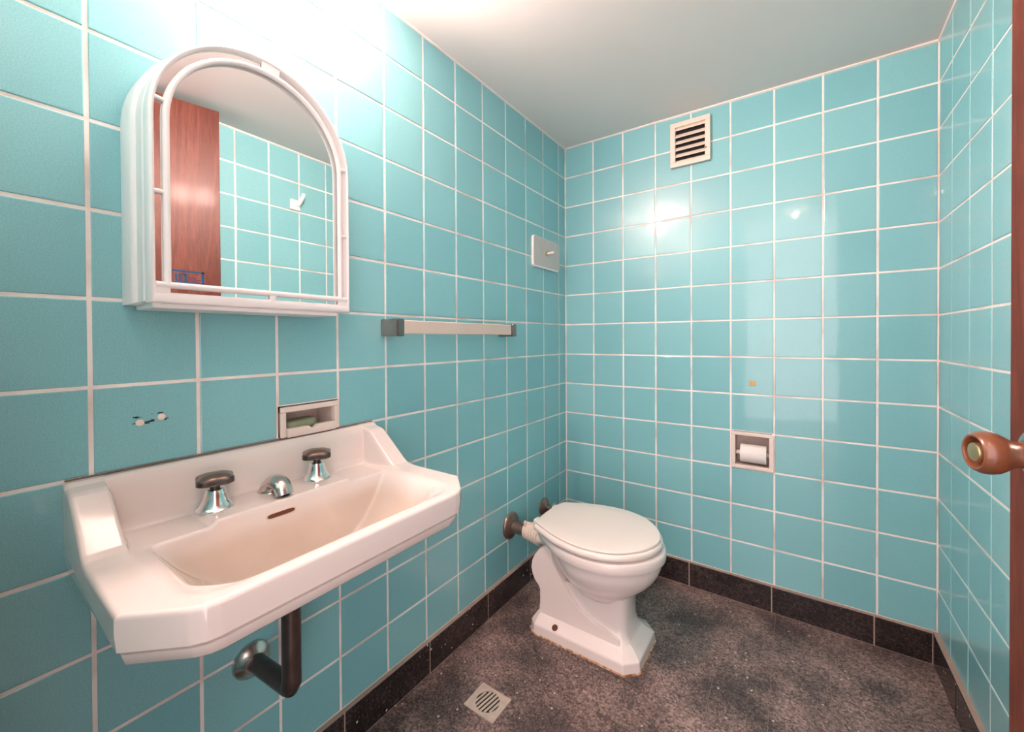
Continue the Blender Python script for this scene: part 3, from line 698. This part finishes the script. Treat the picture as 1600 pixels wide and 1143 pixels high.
# ------------------------------------------------------------------ toilet
TY = -3.36
to = root('toilet', (2.5, TY, ZF), 'old white pedestal toilet with its lid closed', 'toilet')
def oval(x0, x1, hw, z, n=64, xb=None, egg=0.06, sq=0.0):
    cx = (x0 + x1) / 2; rx = (x1 - x0) / 2; r = []
    for k in range(n):
        t = 2 * math.pi * k / n; c, s = math.cos(t), math.sin(t)
        e = 1.0 - sq * 0.25
        c = math.copysign(abs(c) ** e, c); s = math.copysign(abs(s) ** e, s)
        w = hw * s * (1 + egg * -c)
        r.append((cx + rx * c, TY + w, z))
    return r
HALF = [(1.17, 0.0), (1.185, 0.40), (1.25, 0.735), (1.55, 0.885), (1.95, 1.07), (2.35, 1.175), (2.79, 1.205), (3.23, 1.10), (3.52, 0.93), (3.80, 0.63), (3.96, 0.32), (4.02, 0.0)]
def half_curve():
    """smooth run through HALF, with a corner kept at the back"""
    out = []
    for seg in (HALF[:3], HALF[2:]):
        p = [Vector(q) for q in seg]
        ext = [p[0] * 2 - p[1] if seg is not HALF[:3] else p[0] * 2 - p[1]] + p
        if seg[-1][1] == 0.0: ext.append(Vector((p[-2].x, -p[-2].y)))
        else: ext.append(p[-1] * 2 - p[-2])
        if seg[0][1] == 0.0: ext[0] = Vector((p[1].x, -p[1].y))
        for i in range(1, len(ext) - 2):
            a, b, c, d = ext[i - 1:i + 3]
            for k in range(4):
                t = k / 4; q = 0.5 * ((2 * b) + (c - a) * t + (2 * a - 5 * b + 4 * c - d) * t * t + (3 * b - a - 3 * c + d) * t ** 3)
                out.append((q.x, max(0.0, q.y)))
    out.append(HALF[-1]); return out
HC = half_curve()
def seat_outline(z, ins, xb=1.15, xf=4.07, hw=1.235, round_back=0.0):
    """egg-shaped outline with a straight back edge"""
    r = []; xb += ins; xf -= ins; hw -= ins
    def mp(x, y):
        u = (x - 1.17) / 2.85; X = xb + u * (xf - xb); Y = y / 1.205 * hw
        if round_back: Y *= lerp(1.0, math.sqrt(max(0.0, 1 - (1 - min(1, u / 0.42)) ** 2)) * 1.0, round_back) if u < 0.42 else 1.0
        return X, Y
    for x, y in HC: X, Y = mp(x, y); r.append((X, TY + Y, z))
    for x, y in HC[-2:0:-1]: X, Y = mp(x, y); r.append((X, TY - Y, z))
    return r
def bowl_loops():
    L = []
    for z, x0, x1, hw, rb in [(-10.185, 1.22, 4.07, 1.15, 0.3), (-10.20, 1.19, 4.12, 1.205, 0.3), (-10.235, 1.17, 4.14, 1.22, 0.3), (-10.38, 1.17, 4.145, 1.225, 0.4), (-10.425, 1.19, 4.125, 1.205, 0.5), (-10.435, 1.26, 4.045, 1.13, 0.6),
                          (-10.60, 1.30, 4.04, 1.13, 0.8), (-10.76, 1.36, 3.98, 1.08, 0.9), (-10.92, 1.45, 3.88, 1.00, 1.0), (-11.05, 1.56, 3.76, 0.91, 1.0), (-11.16, 1.68, 3.64, 0.81, 1.0),
                          (-11.215, 1.76, 3.57, 0.75, 1.0), (-11.25, 1.80, 3.53, 0.72, 1.0), (-11.285, 1.84, 3.49, 0.69, 1.0), (-11.40, 1.95, 3.40, 0.60, 1.0), (-11.5, 2.1, 3.3, 0.48, 1.0)]:
        L.append(seat_outline(z, 0.0, xb=x0, xf=x1, hw=hw, round_back=rb))
    return L
mk('bowl', loft(bowl_loops()), 'toilet_ceramic', to, smooth=45)
# pedestal: front column and the flat side panels that follow the trap
def column():
    L = []
    for z, x1, hw, ch in [(-11.28, 3.42, 0.50, 0.16), (-11.6, 3.40, 0.48, 0.16), (-11.9, 3.40, 0.48, 0.16), (-12.1, 3.44, 0.50, 0.15), (-12.22, 3.51, 0.56, 0.14), (-12.30, 3.60, 0.66, 0.14), (-12.37, 3.68, 0.74, 0.16)]:
        x0 = 1.45
        L.append([(x0, TY - hw, z), (x1 - ch, TY - hw, z), (x1 - ch * 0.35, TY - hw + ch * 0.45, z), (x1, TY - hw + ch * 1.3, z), (x1, TY + hw - ch * 1.3, z), (x1 - ch * 0.35, TY + hw - ch * 0.45, z), (x1 - ch, TY + hw, z), (x0, TY + hw, z)])
    return loft(L)
mk('pedestal', column(), 'toilet_ceramic', to, smooth=38)
def panel():
    """side profile of the trap housing (x, z), swept across its width with rounded flanks"""
    back = [(1.50, -10.52), (1.40, -10.58), (1.27, -10.68), (1.14, -10.84), (1.06, -11.0), (1.035, -11.18), (1.07, -11.34), (1.15, -11.48), (1.25, -11.58), (1.29, -11.66), (1.29, -11.95), (1.27, -12.2), (1.24, -12.35)]
    frontc = [(3.40, -12.35), (3.30, -12.12), (2.97, -12.02), (2.70, -11.95), (2.40, -11.81), (2.15, -11.59), (1.90, -11.23), (1.80, -11.10), (1.66, -10.86), (1.60, -10.60)]
    pr = back + frontc; cx = 1.9; cz = -11.6
    L = []
    for y, s in ((-0.585, 0.975), (-0.565, 0.992), (-0.53, 1.0), (0.53, 1.0), (0.565, 0.992), (0.585, 0.975)):
        L.append([(cx + (x - cx) * s, TY + y, cz + (z - cz) * s) for x, z in pr])
    return loft(L)
mk('trap_housing', panel(), 'toilet_ceramic', to, smooth=30)
def octo(z, x0, x1, hw, cf, cb): return [(x0 + cb, TY - hw, z), (x1 - cf, TY - hw, z), (x1, TY - hw + cf, z), (x1, TY + hw - cf, z), (x1 - cf, TY + hw, z), (x0 + cb, TY + hw, z), (x0, TY + hw - cb, z), (x0, TY - hw + cb, z)]
pl = mk('plinth', loft([octo(ZF + 0.012, 1.10, 3.77, 0.84, 0.27, 0.16), octo(ZF + 0.03, 1.10, 3.77, 0.84, 0.27, 0.16), octo(-12.40, 1.11, 3.755, 0.83, 0.27, 0.16), octo(-12.375, 1.13, 3.73, 0.81, 0.27, 0.16), octo(-12.27, 1.19, 3.60, 0.63, 0.18, 0.10), octo(-12.2, 1.26, 3.50, 0.55, 0.14, 0.08)]), 'toilet_ceramic', to, bevel=0.003)
mk('bolt_hole', lathe([(0.075, 0), (0.07, 0.012), (0.05, 0.025), (0.03, 0.03)], (1.80, TY - 0.735, -12.335), (0, -0.45, 0.9), 20), 'rust', pl, smooth=60)
mk('sealant', loft([octo(ZF + 0.001, 1.075, 3.795, 0.865, 0.28, 0.17), octo(ZF + 0.022, 1.085, 3.785, 0.855, 0.28, 0.17)]), 'rusty_sealant', to)
# seat and lid
mk('seat', loft([seat_outline(-10.185, 0.09), seat_outline(-10.160, 0.065), seat_outline(-10.145, 0.02), seat_outline(-10.12, 0.0), seat_outline(-10.06, 0.0), seat_outline(-10.02, 0.02), seat_outline(-10.008, 0.05), seat_outline(-10.006, 0.12)]), 'seat_plastic', to, smooth=50)
ld = mk('lid', loft([seat_outline(-10.012, 0.10), seat_outline(-10.0, 0.085), seat_outline(-9.990, 0.055), seat_outline(-9.965, 0.05), seat_outline(-9.945, 0.062), seat_outline(-9.937, 0.10), seat_outline(-9.930, 0.5), seat_outline(-9.928, 0.9)]), 'seat_plastic', to, smooth=40)
for y in (-0.46, 0.46):
    mk('hinge', join(box(1.10, 1.40, TY + y - 0.10, TY + y + 0.10, -10.20, -9.99)), 'seat_plastic', to, bevel=0.004)
mk('inlet_spigot', lathe([(0.25, 0), (0.24, 0.18), (0.28, 0.30), (0.36, 0.55)], (0.98, TY, -10.63), (1, 0, 0.0), 32), 'toilet_ceramic', to, smooth=45)

# flush pipe from the wall into the toilet
fp = root('flush_pipe', (0.0, TY, -10.95), 'corroded flush pipe with taped sleeve behind the toilet', 'pipe')
mk('pipe', tube([(0.0, TY, -10.64), (0.62, TY, -10.64)], 0.165, 28), 'aged_bronze', fp, smooth=50)
mk('escutcheon', lathe([(0.36, 0), (0.36, 0.03), (0.34, 0.06), (0.30, 0.08), (0.24, 0.10), (0.20, 0.13), (0.17, 0.15)], (0.002, TY, -10.64), (1, 0, 0), 40), 'aged_bronze', fp, smooth=40)
pf = []
for k in range(0, 25):
    h = k / 24; pf.append((lerp(0.205, 0.275, h) + 0.010 * math.cos(h * 2 * math.pi * 6), 0.52 + h * 0.48))
slv = mk('sleeve', lathe(pf, (0.0, TY, -10.635), (1, 0, 0), 36), 'rubber_sleeve', fp, smooth=60)
mk('clamp_end', tube([(0.58, TY - 0.12, -10.47), (0.56, TY - 0.14, -10.38), (0.60, TY - 0.16, -10.33)], 0.035, 10), 'rubber_sleeve', slv, smooth=50)
# small shut-off valve in the corner
sv = root('shutoff_valve', (0.0, -1.55, -11.0), 'small bronze shut-off valve in the corner behind the toilet', 'valve')
mk('escutcheon', lathe([(0.27, 0), (0.27, 0.03), (0.24, 0.06), (0.15, 0.10), (0.12, 0.14)], (0.002, -1.55, -10.74), (1, 0, 0), 36), 'aged_bronze', sv, smooth=40)
mk('valve_body', tube([(0.08, -1.55, -10.74), (0.32, -1.55, -10.74)], 0.085, 18), 'aged_bronze', sv, smooth=50)
mk('valve_handle', join(tube([(0.34, -1.55, -10.72), (0.34, -1.55, -10.60)], 0.035, 10), tube([(0.34, -1.70, -10.60), (0.34, -1.40, -10.60)], 0.045, 10)), 'worn_chrome', sv, smooth=50)
